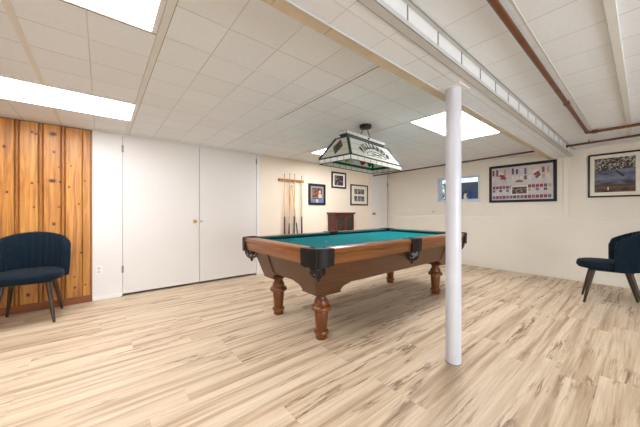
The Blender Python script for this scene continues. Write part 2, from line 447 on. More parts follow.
# ------------------------------------------------------------------ boxed beam across the ceiling
bm_ = struct(empty('trim_1'))
BY0, BY1, BZ = .745, 1.05, 2.055
box(XB, XR+.03, BY0+.006, BY1, BZ, ZC+.01).build('beam_box', m_ceil, bm_, smooth=0)
b = MB()
b.box(XB, XR+.03, BY0-.002, BY0+.045, BZ-.016, BZ-.012)          # bottom flange of the angle
b.box(XB, XR+.03, BY0-.003, BY0+.001, BZ-.016, BZ+.012)
b.box(XB, XR+.03, BY0-.022, BY0+.006, ZC-.006, ZC)               # upper angle on the ceiling
jn = MB()
k = -8
while .25 + .3075*k < XR:
    X = .25 + .3075*k; jn.box(X-.004, X+.004, BY0-.004, BY0+.002, BZ+.012, ZC-.004); k += 1
jn.box(XB, XR+.03, BY0-.025, BY0-.021, ZC-.007, ZC-.001); jn.box(XB, XR+.03, BY0-.004, BY0-.0005, BZ-.0165, BZ-.013); jn.box(XB, XR+.03, BY0+.043, BY0+.047, BZ-.0175, BZ-.012)
b.build('corner_angle', m_barg, bm_, smooth=0); jn.build('tile_joint', M('grey_joint', (148,146,143), .6), bm_, smooth=0)
box(XB, XR+.03, BY0-.0, BY0+.006, BZ-.012, ZC).build('beam_face', M('white_beam_tile', (226,224,221), .8, var=.02), bm_, smooth=0)
box(XB, XR+.03, BY0+.006, BY1, BZ-.012, BZ).build('beam_soffit', m_ceil, bm_, smooth=0)
b = MB()
X = XB
while X < XR:
    b.box(X, min(X+.304, XR+.03), BY1-.062, BY1+.002, BZ-.020, BZ-.011); X += .3075
b.build('edge_board', m_tan, bm_, smooth=0)
box(XB, XR+.03, BY1-.068, BY1-.062, BZ-.022, BZ-.011).build('edge_bead', m_barg, bm_, smooth=0)
struct(box(XB, 5.45, .085, .128, ZC-.02, ZC+.001).build('trim_2', m_bar, smooth=0, bevel=.004))
struct(box(XB, 5.30, .405, .411, ZC-.003, ZC+.001).build('trim_3', m_bar, smooth=0))
# wall angle round the ceiling
b = MB(); b.box(-.08, 5.25, YL-.02, YL, ZC-.004, ZC); 
struct(b.build('trim_4', m_bar, smooth=0))
b = MB(); b.box(UX-.02, UX, YB, .74, ZC-.004, ZC); b.box(UX-.02, UX, 1.07, YL, ZC-.004, ZC)
struct(b.build('trim_5', m_bar, smooth=0))

# ------------------------------------------------------------------ support column
t = thing('support_column', 'white round steel support column standing in front of the pool table', 'column', (2.035, .905, 0)); off = t.location
MB().lathe([(.0535,0),(.0535,2.045)], off, 40).build('shaft', m_column, t, off)
MB().prism([(2.03-.085,.906-.085),(2.03+.085,.906-.085),(2.03+.085,.906+.085),(2.03-.085,.906+.085)], 2.034, 2.043).build('top_plate', m_trimw, t, off, smooth=0, bevel=.003)
MB().lathe([(.0535,0),(.057,.0),(.056,.005),(.0535,.006)], off, 40).build('base_ring', m_steel, t, off)

# ------------------------------------------------------------------ pipes
def pipe(name, pts, r, m, label, fits=()):
    t = thing(name, label, 'pipe', pts[0])
    MB().tube(pts, r, 12).build('pipe_run', m, t, t.location)
    for a, b_ in fits: MB().tube([a, b_], r*1.35, 12).build('fitting', m, t, t.location)
    return t
PZ = 2.118
el = [(4.66,.452,PZ),(4.70,.449,PZ),(4.725,.435,PZ),(4.735,.41,PZ)]
pipe('ceiling_pipe', [(XB+.02,.455,PZ)] + el + [(4.735,YB+.02,PZ)], .017, m_copper,
     'copper pipe under the ceiling that bends at a right angle, nearest the camera',
     [((3.28,.452,PZ),(3.34,.452,PZ)), ((4.65,.452,PZ),(4.70,.45,PZ)), ((4.735,.41,PZ),(4.735,.36,PZ)), ((1.2,.455,PZ),(1.205,.455,PZ))])
t = pipe('wall_pipe', [(5.37,YL-.01,2.045),(5.4,.0,2.118),(5.4,YB+.02,2.13)], .015, m_iron,
     'thin brown pipe running under the ceiling along the poster wall, passing through the boxed beam',
     [((5.4,.72,2.106),(5.4,.745,2.1055))])
for Y in (3.7, .5): 
    z = 2.045 + (YL-Y)/YL*.073
    MB().tube([(5.375, Y, z-.02),(5.375, Y, ZC)], .006, 8).build('hanger', m_iron, t, t.location)
t = None

# ------------------------------------------------------------------ ceiling lights
def emis():
    g = G('lit_diffuser'); o = g.obj()
    n = g.noise(o, 3, 1)
    g.col(lin((240,238,232)))
    g.set(Emission_Color=lin((244,247,255)))
    g.set(Emission_Strength=g.math('MULTIPLY_ADD', n, .3, LAMP)); g.set(Roughness=.5)
    return g.m
LAMP = 12.5; FILL = 84
m_emis = emis()
def ceiling_light(x0, x1, y0, y1, label):
    t = thing('ceiling_light', label, 'ceiling light', ((x0+x1)/2, (y0+y1)/2, ZC-.008), group='fluorescent ceiling panels'); off = t.location
    f = MB(); w_ = .012
    f.box(x0, x1, y0, y0+w_, ZC-.008, ZC); f.box(x0, x1, y1-w_, y1, ZC-.008, ZC)
    f.box(x0, x0+w_, y0+w_, y1-w_, ZC-.008, ZC); f.box(x1-w_, x1, y0+w_, y1-w_, ZC-.008, ZC)
    f.build('frame', m_trimw, t, off, smooth=0)
    box(x0+w_, x1-w_, y0+w_, y1-w_, ZC-.005, ZC-.001).build('diffuser', m_emis, t, off, smooth=0)
ceiling_light(-.99, .232, 1.17, 1.785, 'lit rectangular ceiling panel cut off by the top edge, nearest the camera')
ceiling_light(-.98, .27, 3.08, 3.67, 'lit rectangular ceiling panel above the blue chair and pine wall')
ceiling_light(2.70, 3.97, 1.085, 1.70, 'lit rectangular ceiling panel behind the white column')
ceiling_light(2.80, 3.94, 3.05, 3.66, 'lit ceiling panel half hidden behind the stained glass lamp')

# cool fill light added behind the camera, set in an invented window
dl = bpy.data.lights.new('added_fill', 'AREA'); dl.shape = 'RECTANGLE'; dl.size = 3.0; dl.size_y = 1.7; dl.energy = FILL; dl.color = (.84,.92,1.0)
dlo = bpy.data.objects.new('added_fill', dl); C.objects.link(dlo); dlo.location = (1.2, YB+.004, 1.05); dlo.rotation_euler = (PI/2, 0, 0)
# ------------------------------------------------------------------ outlet, hook
t = thing('wall_outlet', 'white duplex outlet low on the wall between pine boards and closet', 'outlet', (-.02, YL, .38)); off = t.location
box(-.055, .013, YL-.006, YL, .325, .440).build('cover_plate', m_plate, t, off, smooth=0, bevel=.002)
for z in (.405, .36):
    s_ = MB().lathe([(.001,.0),(.017,.0),(.017,.004),(.001,.0045)], (-.021, YL-.005, z), 20, Matrix.Rotation(PI/2, 4, 'X'))
    o_ = s_.build('socket', M('outlet_socket_plastic', (214,208,200), .4), t, off)
    sl = MB(); sl.box(-.028,-.026,YL-.0105,YL-.009,z-.005,z+.006); sl.box(-.016,-.014,YL-.0105,YL-.009,z-.005,z+.006)
    sl.build('slot', m_dark, o_, off, smooth=0)
t = MB(); t.box(XR+.02, UX, 3.13, 3.15, 1.11, 1.15); t.tube([(XR+.028,3.14,1.12),(XR+.0,3.14,1.115),(XR-.005,3.14,1.13)], .003, 6)
tag(t.build('wall_hook', m_steel, off=(XR+.03,3.14,1.13)), 'small grey hook on the wall left of the column below the window', 'hook')
tag(MB().lathe([(.001,-.004),(.004,-.002),(.003,.004),(.001,.005)], (XR-.002,.515,.845), 8, Matrix.Rotation(PI/2,4,'Y')).build('wall_nail', m_steel), 'tiny nail in the lower wall panel above the side-facing blue chair', 'nail')

# ------------------------------------------------------------------ chairs
def make_chair(label, loc, rz):
    t = thing('barrel_chair', label, 'chair', loc, rz, 'blue barrel back chairs')
    # seat cushion
    def ring(s, z, n=48):
        r = []
        for j in range(n):
            a = 2*PI*j/n; c, q = math.cos(a), math.sin(a)
            e = 2.5
            x = .262*s*math.copysign(abs(c)**(2/e), c); y = .275*s*math.copysign(abs(q)**(2/e), q) + .03
            if y < 0: x *= 1 - .10*min(1, -y/.25)
            r.append((x, y, z))
        return r
    sm = MB().rings([ring(.90,.424), ring(.97,.428), ring(1.0,.442), ring(1.01,.465), ring(1.0,.488), ring(.96,.503), ring(.85,.512), ring(.5,.518), ring(.05,.52)])
    sm.build('seat', m_velvet, t, smooth=60)
    # piping round the seat
    pr = ring(1.012,.452); MB().tube(pr + [pr[0]], .004, 6).build('seat_piping', m_velvet, t)
    # back shell: sweep around
    n = 110; A0 = math.radians(88)
    inner, rings_ = [], []
    for i in range(n + 1):
        th = -A0 + 2*A0*i/n              # 0 = straight back
        u = abs(th) / A0
        ztop = .755 + .145 * (math.cos(min(u, 1)*PI*.5) ** .8)
        if u > .93: ztop -= .05*((u-.93)/.07)**2
        zb = .425
        def P(r, z):
            lean = 1 + .10*(z-.4)/.5
            return (math.sin(th)*r*lean*1.0, -.0 - math.cos(th)*r*lean*.93, z)
        chan = .010*abs(math.sin(th*14/(2*A0)*PI*1.0))
        ro = .290; ri = .238 + .0
        ri -= chan
        th_ = ro - ri
        mid = (ro+ri)/2
        ring_ = [P(ro, zb), P(ro+.003, (zb+ztop)/2), P(ro, ztop-.02), P(ro-.012, ztop-.004), P(mid, ztop), P(ri+.012, ztop-.004), P(ri, ztop-.022),
                 P(ri-.003, ztop*.6+zb*.4), P(ri, zb+.08), P(ri+.01, zb)]
        rings_.append(ring_)
    sh = MB().rings(rings_)
    sh.build('backrest', m_velvet_in, t, smooth=50)
    # seam on the outer front edge of each arm
    for s_ in (-1, 1):
        R0 = rings_[0 if s_ < 0 else -1]
        MB().tube([Vector(R0[i]) + Vector((0,.002,0)) for i in range(0, 5)], .004, 6).build('arm_piping', m_velvet, t)
    # under-seat frame
    box(-.19,.19,-.17,.20,.402,.43).build('seat_frame', m_blackmetal, t, smooth=0, bevel=.01)
    for sx in (-1,1):
        for sy in (-1,1):
            top = Vector((sx*.155, sy*.15 + .01, .412)); ft = Vector((sx*.212, sy*.245, 0))
            p = [ft + (top-ft)*k for k in (0, .03, .5, 1)]
            MB().tube(p, [.0105,.012,.018,.023], 14).build('leg', m_chairleg, t)
    return t
make_chair('navy blue velvet barrel chair against the knotty pine wall', (-.57, 4.055, 0), math.radians(178))
c2 = make_chair('navy blue velvet barrel chair seen from its side below the framed stadium photo', (4.877, .262, 0), math.radians(8))

# ------------------------------------------------------------------ pool table
PX0, PX1, PY0, PY1 = 1.19, 3.88, 1.50, 2.89
PT, PB, BED = .84, .716, .80
CXm, CYm = (PX0+PX1)/2, (PY0+PY1)/2
tbl = thing('pool_table', 'wooden pool table with teal cloth and turned legs beneath the stained glass lamp', 'pool table', (CXm, CYm, 0)); off = tbl.location
def railprof(): return [(.118,PT),(.012,PT),(.003,PT-.006),(0,PT-.018),(0,PT-.034),(.012,PT-.046),(.014,PB+.028),(.020,PB+.020),(.022,PB),(.118,PB)]
cut = .18; midw = .088
def siderail(x0, x1, near):
    r = []
    for X in (x0, x1): r.append([(X, PY0+o if near else PY1-o, z) for o, z in railprof()])
    MB().rings(r).build('rail', m_rail, tbl, off, smooth=35)
def endrail(y0, y1, near):
    r = []
    for Y in (y0, y1): r.append([(PX0+o if near else PX1-o, Y, z) for o, z in railprof()])
    MB().rings(r).build('rail', m_rail_y, tbl, off, smooth=35)
for near in (True, False):
    siderail(PX0+cut, CXm-midw, near); siderail(CXm+midw, PX1-cut, near); endrail(PY0+cut, PY1-cut, near)
# cushions
def cushion(a, b_, horiz, side):
    # horiz: runs along x; side +1 means inner direction is +
    i0 = .118; i1 = .170; m_ = .045
    prof = [(i0, PT-.001, 0), (i1-.012, PT-.002, 1), (i1, PT-.012, 1), (i1-.004, PT-.02, 1), (i1-.03, BED, .5), (i0, BED, 0)]
    r = []
    for e, sg in ((a, 1), (b_, -1)):
        ring = []
        for o, z, k in prof:
            al = e + sg*m_*(o-i0)/(i1-i0)
            if horiz: ring.append((al, (PY0+o) if side > 0 else (PY1-o), z))
            else: ring.append(((PX0+o) if side > 0 else (PX1-o), al, z))
        r.append(ring)
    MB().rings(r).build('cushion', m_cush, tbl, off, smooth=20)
for sd in (1, -1):
    cushion(PX0+cut-.01, CXm-midw+.008, True, sd); cushion(CXm+midw-.008, PX1-cut+.01, True, sd); cushion(PY0+cut-.01, PY1-cut+.01, False, sd)
# bed cloth with pocket mouths
def arc(cx_, cy_, r, a0, a1, n=10): return [(cx_ + r*math.cos(math.radians(a0+(a1-a0)*i/n)), cy_ + r*math.sin(math.radians(a0+(a1-a0)*i/n))) for i in range(n+1)]
ix0, ix1, iy0, iy1 = PX0+.10, PX1-.10, PY0+.10, PY1-.10; pr = .072
poly = arc(ix0+.01, iy0+.01, pr, 100, -10)[:] + arc(CXm, iy0-.02, pr, 165, 15) + arc(ix1-.01, iy0+.01, pr, 190, 80) + arc(ix1-.01, iy1-.01, pr, 280, 170) + arc(CXm, iy1+.02, pr, 345, 195) + arc(ix0+.01, iy1-.01, pr, 10, -100)
MB().prism(poly, BED-.03, BED).build('bed_cloth', m_cloth, tbl, off, smooth=0)
MB().lathe([(.001,0),(.008,.0),(.008,.0008),(.001,.001)], (PX0+.70, CYm, BED), 14).build('foot_spot', m_pearl, tbl, off)
# sights
for X in (PX0+.46, PX0+.76, PX0+1.06, PX1-1.06, PX1-.76, PX1-.46):
    for Y in (PY0+.065, PY1-.065): MB().lathe([(.001,0),(.006,0),(.006,.001),(.001,.0012)], (X, Y, PT), 8).build('sight', m_pearl, tbl, off)
for Y in (CYm-.33, CYm, CYm+.33):
    for X in (PX0+.065, PX1-.065): MB().lathe([(.001,0),(.006,0),(.006,.001),(.001,.0012)], (X, Y, PT), 8).build('sight', m_pearl, tbl, off)
box(1.56, 1.72, PY0+.045, PY0+.095, PT-.001, PT+.003).build('rail_plaque', m_plaque, tbl, off, smooth=0, bevel=.001)
# leather pocket irons and baskets
m_net = M('dark_net_leather', (40,30,30), .28, var=.2)
def pocket_net(cx_, cy_, par):
    b = MB(); r0 = .064
    for z, r in ((PB-.012, r0), (PB-.045, r0), (PB-.08, r0*.86), (PB-.105, r0*.5)):
        b.tube([(cx_+r*math.cos(2*PI*i/16), cy_+r*math.sin(2*PI*i/16), z) for i in range(17)], .004, 6)
    for k in range(10):
        a = 2*PI*k/10; c, s_ = math.cos(a), math.sin(a)
        b.tube([(cx_+r*c, cy_+r*s_, z) for z, r in ((PB+.01,r0),(PB-.045,r0+.002),(PB-.08,r0*.88),(PB-.105,r0*.5),(PB-.115,.008))], [.007,.006,.006,.005,.004], 6)
    for k in range(5):
        a = 2*PI*k/5 + .3; c, s_ = math.cos(a), math.sin(a); tx, ty = -s_, c; rr_ = r0 + .008
        q = [(-.030,PB+.0),(.030,PB+.0),(.033,PB-.030),(.016,PB-.052),(0,PB-.062),(-.016,PB-.052),(-.033,PB-.030)]
        b.rings([[(cx_+(rr_-d)*c+tx*u, cy_+(rr_-d)*s_+ty*u, z) for u, z in q] for d in (0,.006)])
    b.lathe([(.001,-.03),(.010,-.026),(.017,-.008),(.012,.004),(.001,.006)], (cx_, cy_, PB-.115), 12)
    nn = b.build('net', m_net, par, off)
    for k in range(5):
        a = 2*PI*k/5 + .3; c, s_ = math.cos(a), math.sin(a); MB().sphere((cx_+(r0+.010)*c, cy_+(r0+.010)*s_, PB-.028), .008, 8).build('stud', m_steel, nn, off)
def corner_pocket(sx, sy):
    ox, oy = (PX0 if sx > 0 else PX1), (PY0 if sy > 0 else PY1)
    T = lambda u, v: (ox + sx*u, oy + sy*v)
    R = .145
    outer = [T(0, cut+.004)] + [T(R - R*math.cos(math.radians(q)), R - R*math.sin(math.radians(q))) for q in range(0, 91, 9)] + [T(cut+.004, 0)]
    inner_c = .118; pr2 = .062
    inn = [T(cut+.004, .118)] + [T(inner_c+.008 + pr2*math.cos(math.radians(q)), inner_c+.008 + pr2*math.sin(math.radians(q))) for q in range(-20, -251, -15)] + [T(.118, cut+.004)]
    b = MB().prism(outer + inn, PT-.035, PT+.004)
    # hanging leather flap, slightly proud and scalloped at its lower edge
    k = len(outer)
    def flare(p, d):
        cx2, cy2 = T(.15, .15); v = Vector((p[0]-cx2, p[1]-cy2)).normalized()*d; return (p[0]+v.x, p[1]+v.y)
    top, low, lowi, topi = [], [], [], []
    for i, p in enumerate(outer):
        e = abs(i - (k-1)/2)/((k-1)/2)
        zl = PB - .025 + .018*e + .006*math.cos(i*2.2)
        a_ = flare(p, .004); top.append((*a_, PT-.004)); low.append((*flare(p, .001), zl)); q = flare(p, -.010); lowi.append((*q, zl)); topi.append((*q, PT-.004))
    rs = [[top[i], low[i], lowi[i], topi[i]] for i in range(k)]
    b.rings(rs)
    # tooled rib down the middle
    mp = outer[k//2]; a_ = flare(mp, .006)
    b.tube([(*flare(mp,.005), PT-.01), (*flare(mp,.006), PB+.05), (*flare(mp,.003), PB-.018)], [.006,.009,.004], 8)
    p = b.build('corner_pocket', m_leather, tbl, off, smooth=40, bevel=.002)
    pocket_net(*T(.110,.110), p)
    return T(.110,.110)
def side_pocket(sy):
    oy = PY0 if sy > 0 else PY1
    T = lambda u, v: (CXm + u, oy + sy*v)
    out = [T(-midw-.012, -.004), T(-midw*.5, -.012), T(midw*.5, -.012), T(midw+.012, -.004)]
    inn = [T(midw+.004,.11), T(midw-.01,.11)] + [T(.050*math.cos(math.radians(q)), .098+.050*math.sin(math.radians(q))) for q in range(-10,-171,-20)] + [T(-midw+.01,.11), T(-midw-.004,.11)]
    b = MB().prism(out + inn, PT-.035, PT+.005)
    rs = []
    for u in (-midw-.01, -midw*.5, 0, midw*.5, midw+.01):
        e = abs(u)/midw; v0 = -.014 + .008*e; zl = PB - .03 + .02*e
        rs.append([(*T(u, v0), PT-.002), (*T(u*.92, v0-.004), (PT+PB)/2), (*T(u*.85, v0), zl), (*T(u*.85, v0+.012), zl), (*T(u, v0+.012), PT-.002)])
    b.rings(rs)
    p = b.build('side_pocket', m_leather, tbl, off, smooth=40, bevel=.002)
    pocket_net(*T(0,.055), p)
pcs = {}
for sx in (1,-1):
    for sy in (1,-1): pcs[(sx,sy)] = corner_pocket(sx, sy)
for sy in (1,-1): side_pocket(sy)
# cabinet
def chamf(ins, ch, z):
    x0, x1, y0, y1 = PX0+ins, PX1-ins, PY0+ins, PY1-ins
    return [(x0+ch,y0,z),(x1-ch,y0,z),(x1,y0+ch,z),(x1,y1-ch,z),(x1-ch,y1,z),(x0+ch,y1,z),(x0,y1-ch,z),(x0,y0+ch,z)]
b = MB().rings([chamf(.115,.085,PB+.002), chamf(.185,.06,.49)])
b.rings([chamf(.108,.085,PB+.001), chamf(.112,.085,PB-.012)])
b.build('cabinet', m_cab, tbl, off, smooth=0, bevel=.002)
def bracket(sx, sy):
    ox, oy = (PX0 if sx > 0 else PX1), (PY0 if sy > 0 else PY1)
    rs = []
    for z, a in ((.702,.46),(.51,.47),(.497,.50),(.489,.555),(.483,.525),(.475,.485),(.462,.458),(.446,.445),(.437,.443),(.431,.43)):
        i = .108 + (.70-z)*.33; c = .06 - (.70-z)*.09
        rs.append([(ox+sx*u, oy+sy*v, z) for u, v in ((i+c,i),(a,i),(a,i+.035),(a-.02,a-.02) if False else (i+.06,i+.06),(i+.035,a),(i,a),(i,i+c))])
    b = MB().rings(rs)
    c0, c1 = .212, .43
    b.prism([(ox+sx*u, oy+sy*v) for u, v in ((c0+.03,c0),(c1,c0),(c1,c1),(c0,c1),(c0,c0+.03))], .422, .50)
    b.prism([(ox+sx*u, oy+sy*v) for u, v in ((c0+.02,c0-.014),(c1+.014,c0-.014),(c1+.014,c1+.014),(c0-.014,c1+.014),(c0-.014,c0+.02))], .416, .428)
    b.build('corner_bracket', m_cab, tbl, off, smooth=25, bevel=.002)
legp = [(.050,0),(.054,.008),(.053,.038),(.064,.048),(.068,.060),(.062,.074),(.050,.080),(.052,.10),(.060,.20),(.064,.245),(.062,.250),
        (.080,.256),(.092,.264),(.095,.278),(.088,.294),(.072,.303),(.066,.310),(.066,.326),(.062,.340),(.052,.356),(.046,.368),(.047,.380),(.056,.390),(.062,.396),(.066,.408),(.080,.414),(.082,.420)]
for sx, lx in ((1, 1.52), (-1, PX1-.33)):
    for sy, ly in ((1, 1.83), (-1, PY1-.33)):
        bracket(sx, sy)
        lx = PX0+.325 if sx > 0 else PX1-.325; ly = PY0+.325 if sy > 0 else PY1-.325
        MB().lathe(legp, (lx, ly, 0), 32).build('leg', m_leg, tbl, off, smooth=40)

# balls held in the nets
def ball_mat(n, c): return M(n, c, .12, var=.02)
mb_white = ball_mat('ball_white', (226,218,200))
def ball(name, x, y, z, c, label, stripe=False):
    g = G(name+'_mat'); o = g.obj(); xx, yy, zz = g.xyz(o)
    if stripe: g.col(g.mix(g.math('LESS_THAN', g.math('ABSOLUTE', zz), .012), lin((228,220,202)), lin(c)))
    else: g.col(g.mix(g.math('GREATER_THAN', xx, 2), lin(c), lin(c)))
    g.set(Roughness=.12)
    tag(MB().sphere((x,y,z), .0265, 20).build('billiard_ball', g.m, off=(x,y,z), smooth=60), label, 'ball', 'billiard balls in the pocket nets')
z0 = PB-.052
for (cx_, cy_, where), cols in (((*pcs[(1,1)], 'near corner net of the pool table'), (((20,20,24),'black',0), ((30,44,110),'dark blue',0))),
        ((*pcs[(1,-1)], 'left corner net of the pool table by the closet'), (((24,24,28),'black',0), ((206,170,60),'yellow striped',1))),
        ((CXm, PY0+.055, 'middle side net facing the column'), (((170,30,34),'red',0), ((40,60,140),'blue striped',1))),
        ((*pcs[(-1,1)], 'far right corner net beside the column'), (((110,30,36),'maroon',0), ((196,90,40),'orange striped',1)))):
    for k, (c, nm, s_) in enumerate(cols):
        a = .6 + k*PI
        ball(nm.replace(' ','_')+'_ball', cx_+.027*math.cos(a), cy_+.027*math.sin(a), z0-.0, c, '%s billiard ball in the %s' % (nm, where), s_)

# ------------------------------------------------------------------ stained glass billiard lamp
m_came = M('dark_green_leading', (26,44,34), .4, .3, var=.15)
def glass(name, rgb, tr=.35):
    g = G(name); o = g.obj()
    n = g.noise(g.scale(o, (3,3,12)), 4, 3)
    c = lin(rgb); lo = tuple(v*.88 for v in c[:3])
    g.col(g.ramp(n, [(.3, lo), (.7, c[:3])])); g.set(Roughness=.18)
    tb_ = g.n.new('ShaderNodeBsdfTranslucent'); tb_.inputs[0].default_value = c
    mx = g.n.new('ShaderNodeMixShader'); mx.inputs[0].default_value = tr
    out = g.n['Material Output']; g.l.new(g.b.outputs[0], mx.inputs[1]); g.l.new(tb_.outputs[0], mx.inputs[2]); g.l.new(mx.outputs[0], out.inputs[0])
    return g.m
m_gl = glass('opal_cream_glass', (226,224,212)); m_glg = glass('green_glass', (20,120,60)); m_glr = glass('red_glass', (170,40,30)); m_gla = glass('amber_glass', (206,150,90)); m_glw = glass('white_glass', (240,240,240))
LX0, LX1, LY0, LY1 = 1.893, 2.925, 1.9045, 2.3455
TX0, TX1, TY0, TY1 = 2.015, 2.812, 2.040, 2.205
ZR0, ZR1, ZT = 1.650, 1.702, 1.925
lamp = thing('billiard_lamp', 'stained glass billiard lamp hanging from the ceiling over the pool table', 'lamp', ((LX0+LX1)/2, (LY0+LY1)/2, ZR0)); off = lamp.location
low = [(LX0,LY0,ZR1),(LX1,LY0,ZR1),(LX1,LY1,ZR1),(LX0,LY1,ZR1)]; top = [(TX0,TY0,ZT),(TX1,TY0,ZT),(TX1,TY1,ZT),(TX0,TY1,ZT)]
cen = Vector(((LX0+LX1)/2, (LY0+LY1)/2, 1.8))
pan = []
for i in range(4):
    a, b_, c, d = [Vector(q) for q in (low[i], low[(i+1)%4], top[(i+1)%4], top[i])]
    nrm = (b_-a).cross(d-a).normalized()
    if nrm.dot((a+b_)/2 - cen) < 0: nrm = -nrm
    m = MB(); th = nrm*.002
    m.rings([[a-th, b_-th, c-th, d-th],[a+th, b_+th, c+th, d+th]])
    m.build('glass_panel', m_gl, lamp, off, smooth=0); pan.append((a, b_, c, d, nrm))
# leading
b = MB()
for i in range(4):
    a, b_, c, d, nrm = pan[i]
    b.tube([a, d], .016, 8); b.tube([a, b_], .009, 8); b.tube([d, c], .010, 8)
b.build('leading', m_came, lamp, off)
# thin lines crossing each panel
b = MB()
for i in range(4):
    a, b_, c, d, nrm = pan[i]
    for fr in (.33, .66):
        p = a.lerp(d, fr); q = b_.lerp(c, fr)
        b.tube([p + nrm*.001, q + nrm*.001], .0022, 6)
    if i % 2 == 0:
        for fr in (.2, .8): b.tube([a.lerp(b_, fr), d.lerp(c, fr)], .0022, 6)
b.build('panel_joint', M('grey_leading', (120,122,112), .5, .3), lamp, off)
# rim
rim = MB(); cm = MB()
def rimside(p, q, n):
    p, q = Vector(p), Vector(q)
    for k in range(n):
        u = p.lerp(q, k/n); v = p.lerp(q, (k+1)/n); 
        t_ = (q-p).normalized().cross(Vector((0,0,1)))*.0025
        rim.rings([[u-t_, v-t_, v-t_+Vector((0,0,ZR1-ZR0)), u-t_+Vector((0,0,ZR1-ZR0))],[u+t_, v+t_, v+t_+Vector((0,0,ZR1-ZR0)), u+t_+Vector((0,0,ZR1-ZR0))]])
        cm.tube([u, u+Vector((0,0,ZR1-ZR0))], .0042, 6)
    cm.tube([p, q], .0045, 6)
B4 = [(x,y,ZR0) for x,y,_ in low]
for i in range(4): rimside(B4[i], B4[(i+1)%4], 9 if i%2==0 else 5)
rim.build('rim_glass', m_gl, lamp, off, smooth=0); cm.build('rim_leading', m_came, lamp, off)
# green inner band and coloured pieces on the inside of the panels
gb = MB(); 
for i in range(4):
    a, b_, c, d, nrm = pan[i]; inn = -nrm*.004
    gb.rings([[a+inn, b_+inn, b_.lerp(c,.10)+inn, a.lerp(d,.10)+inn],[a+inn*1.5, b_+inn*1.5, b_.lerp(c,.10)+inn*1.5, a.lerp(d,.10)+inn*1.5]])
gb.build('green_border', m_glg, lamp, off, smooth=0)
orn = MB(); mats = [m_glw, m_glr, m_glg, m_gla, m_came]
def on_panel(i, u, v, h):
    a, b_, c, d, nrm = pan[i]; return a.lerp(b_, u).lerp(d.lerp(c, u), v) + nrm*h
for i, n in ((2, 6), (1, 3)):
    for k in range(n):
        u = (k+.5)/n; w_ = .46/n
        orn.cur = [2,1,0,3,1,2][k % 6]
        orn.rings([[on_panel(i, u-w_, .32, h), on_panel(i, u, .12, h), on_panel(i, u+w_, .32, h), on_panel(i, u, .55, h)] for h in (-.005,-.008)])
orn.build('coloured_piece', mats, lamp, off, smooth=0)
# diamond with dark tracery on the end panels
for i in (1, 3):
    e = MB()
    e.rings([[on_panel(i, .27, .50, h), on_panel(i, .5, .12, h), on_panel(i, .73, .50, h), on_panel(i, .5, .90, h)] for h in (.003,.006)])
    o_ = e.build('diamond_motif', M('dark_olive_glass', (78,70,44), .3), lamp, off, smooth=0)
    e = MB()
    for q in ((.42,.5,.5,.34),(.5,.34,.58,.5),(.58,.5,.5,.68),(.5,.68,.42,.5),(.38,.5,.62,.5),(.5,.26,.5,.76)):
        e.tube([on_panel(i, q[0], q[1], .007), on_panel(i, q[2], q[3], .007)], .003, 6)
    e.build('tracery', m_came, o_, off)
# arched lettering on the two long sides
def glyph(ch):
    cu = bpy.data.curves.new('glyph', 'FONT'); cu.body = ch; cu.size = 1; cu.align_x = 'CENTER'; cu.extrude = .02; cu.offset = .06
    ob = bpy.data.objects.new('glyph', cu); C.objects.link(ob)
    dg = bpy.context.evaluated_depsgraph_get(); me = bpy.data.meshes.new_from_object(ob.evaluated_get(dg))
    vs = [v.co.copy() for v in me.vertices]; fs = [tuple(p.vertices) for p in me.polygons]
    bpy.data.objects.remove(ob); bpy.data.curves.remove(cu); bpy.data.meshes.remove(me)
    return vs, fs
m_letter = M('dark_green_lettering', (18,28,24), .4)
word = 'BILLIARDS'; gl = {c: glyph(c) for c in set(word)}
adv = {'B':1.0,'I':.62,'L':.82,'A':1.0,'R':1.0,'D':1.0,'S':.95}
for i in (0, 2):
    a, b_, c, d, nrm = pan[i]
    mid = (a+b_)/2; ux = (b_-a).normalized(); topm = (c+d)/2; uy = (topm-mid).normalized(); Hh = (topm-mid).length
    tot = sum(adv[q] for q in word); span = math.radians(96); R_ = .36; size = .108; acc = 0
    cy0 = Hh*.80 - R_*1.0
    for ch in word:
        th = -span/2 + span*(acc + adv[ch]/2)/tot; acc += adv[ch]
        rx = .98
        px = math.sin(th)*R_*rx; py = cy0 + math.cos(th)*(R_) - (size*.72)
        py = Hh*.80 - .125*(th/(span/2))**2 - size*.38; px *= 1.01
        rot = -math.atan(2*.125*(px/.28)/.28)
        vs, fs = gl[ch]; lt = MB(); n0 = 0
        for v in vs:
            x, y = v.x*size*.95, v.y*size
            xr = x*math.cos(rot) - y*math.sin(rot) + px; yr = x*math.sin(rot) + y*math.cos(rot) + py
            lt.v.append(tuple(mid + ux*xr + uy*yr + nrm*(.0045 + v.z*.05)))
        for f_ in fs: lt.face([n0+j for j in f_])
        lt.build('letter', m_letter, lamp, off, smooth=0)
    # fan arc and cue lines under the word
    ar = MB()
    def pp(x, y): return mid + ux*x + uy*y + nrm*.005
    ar.tube([pp(.20*math.sin(t_), Hh*.16 + .075*math.cos(t_)) for t_ in [q*.15-1.35 for q in range(19)]], .003, 6)
    ar.tube([pp(-.10, Hh*.22), pp(.12, Hh*.36)], .004, 6); ar.tube([pp(.10, Hh*.22), pp(-.06, Hh*.34)], .003, 6)
    ar.tube([pp(-.20, Hh*.16), pp(.20, Hh*.16)], .0025, 6)
    ar.build('tracery', m_came, lamp, off)
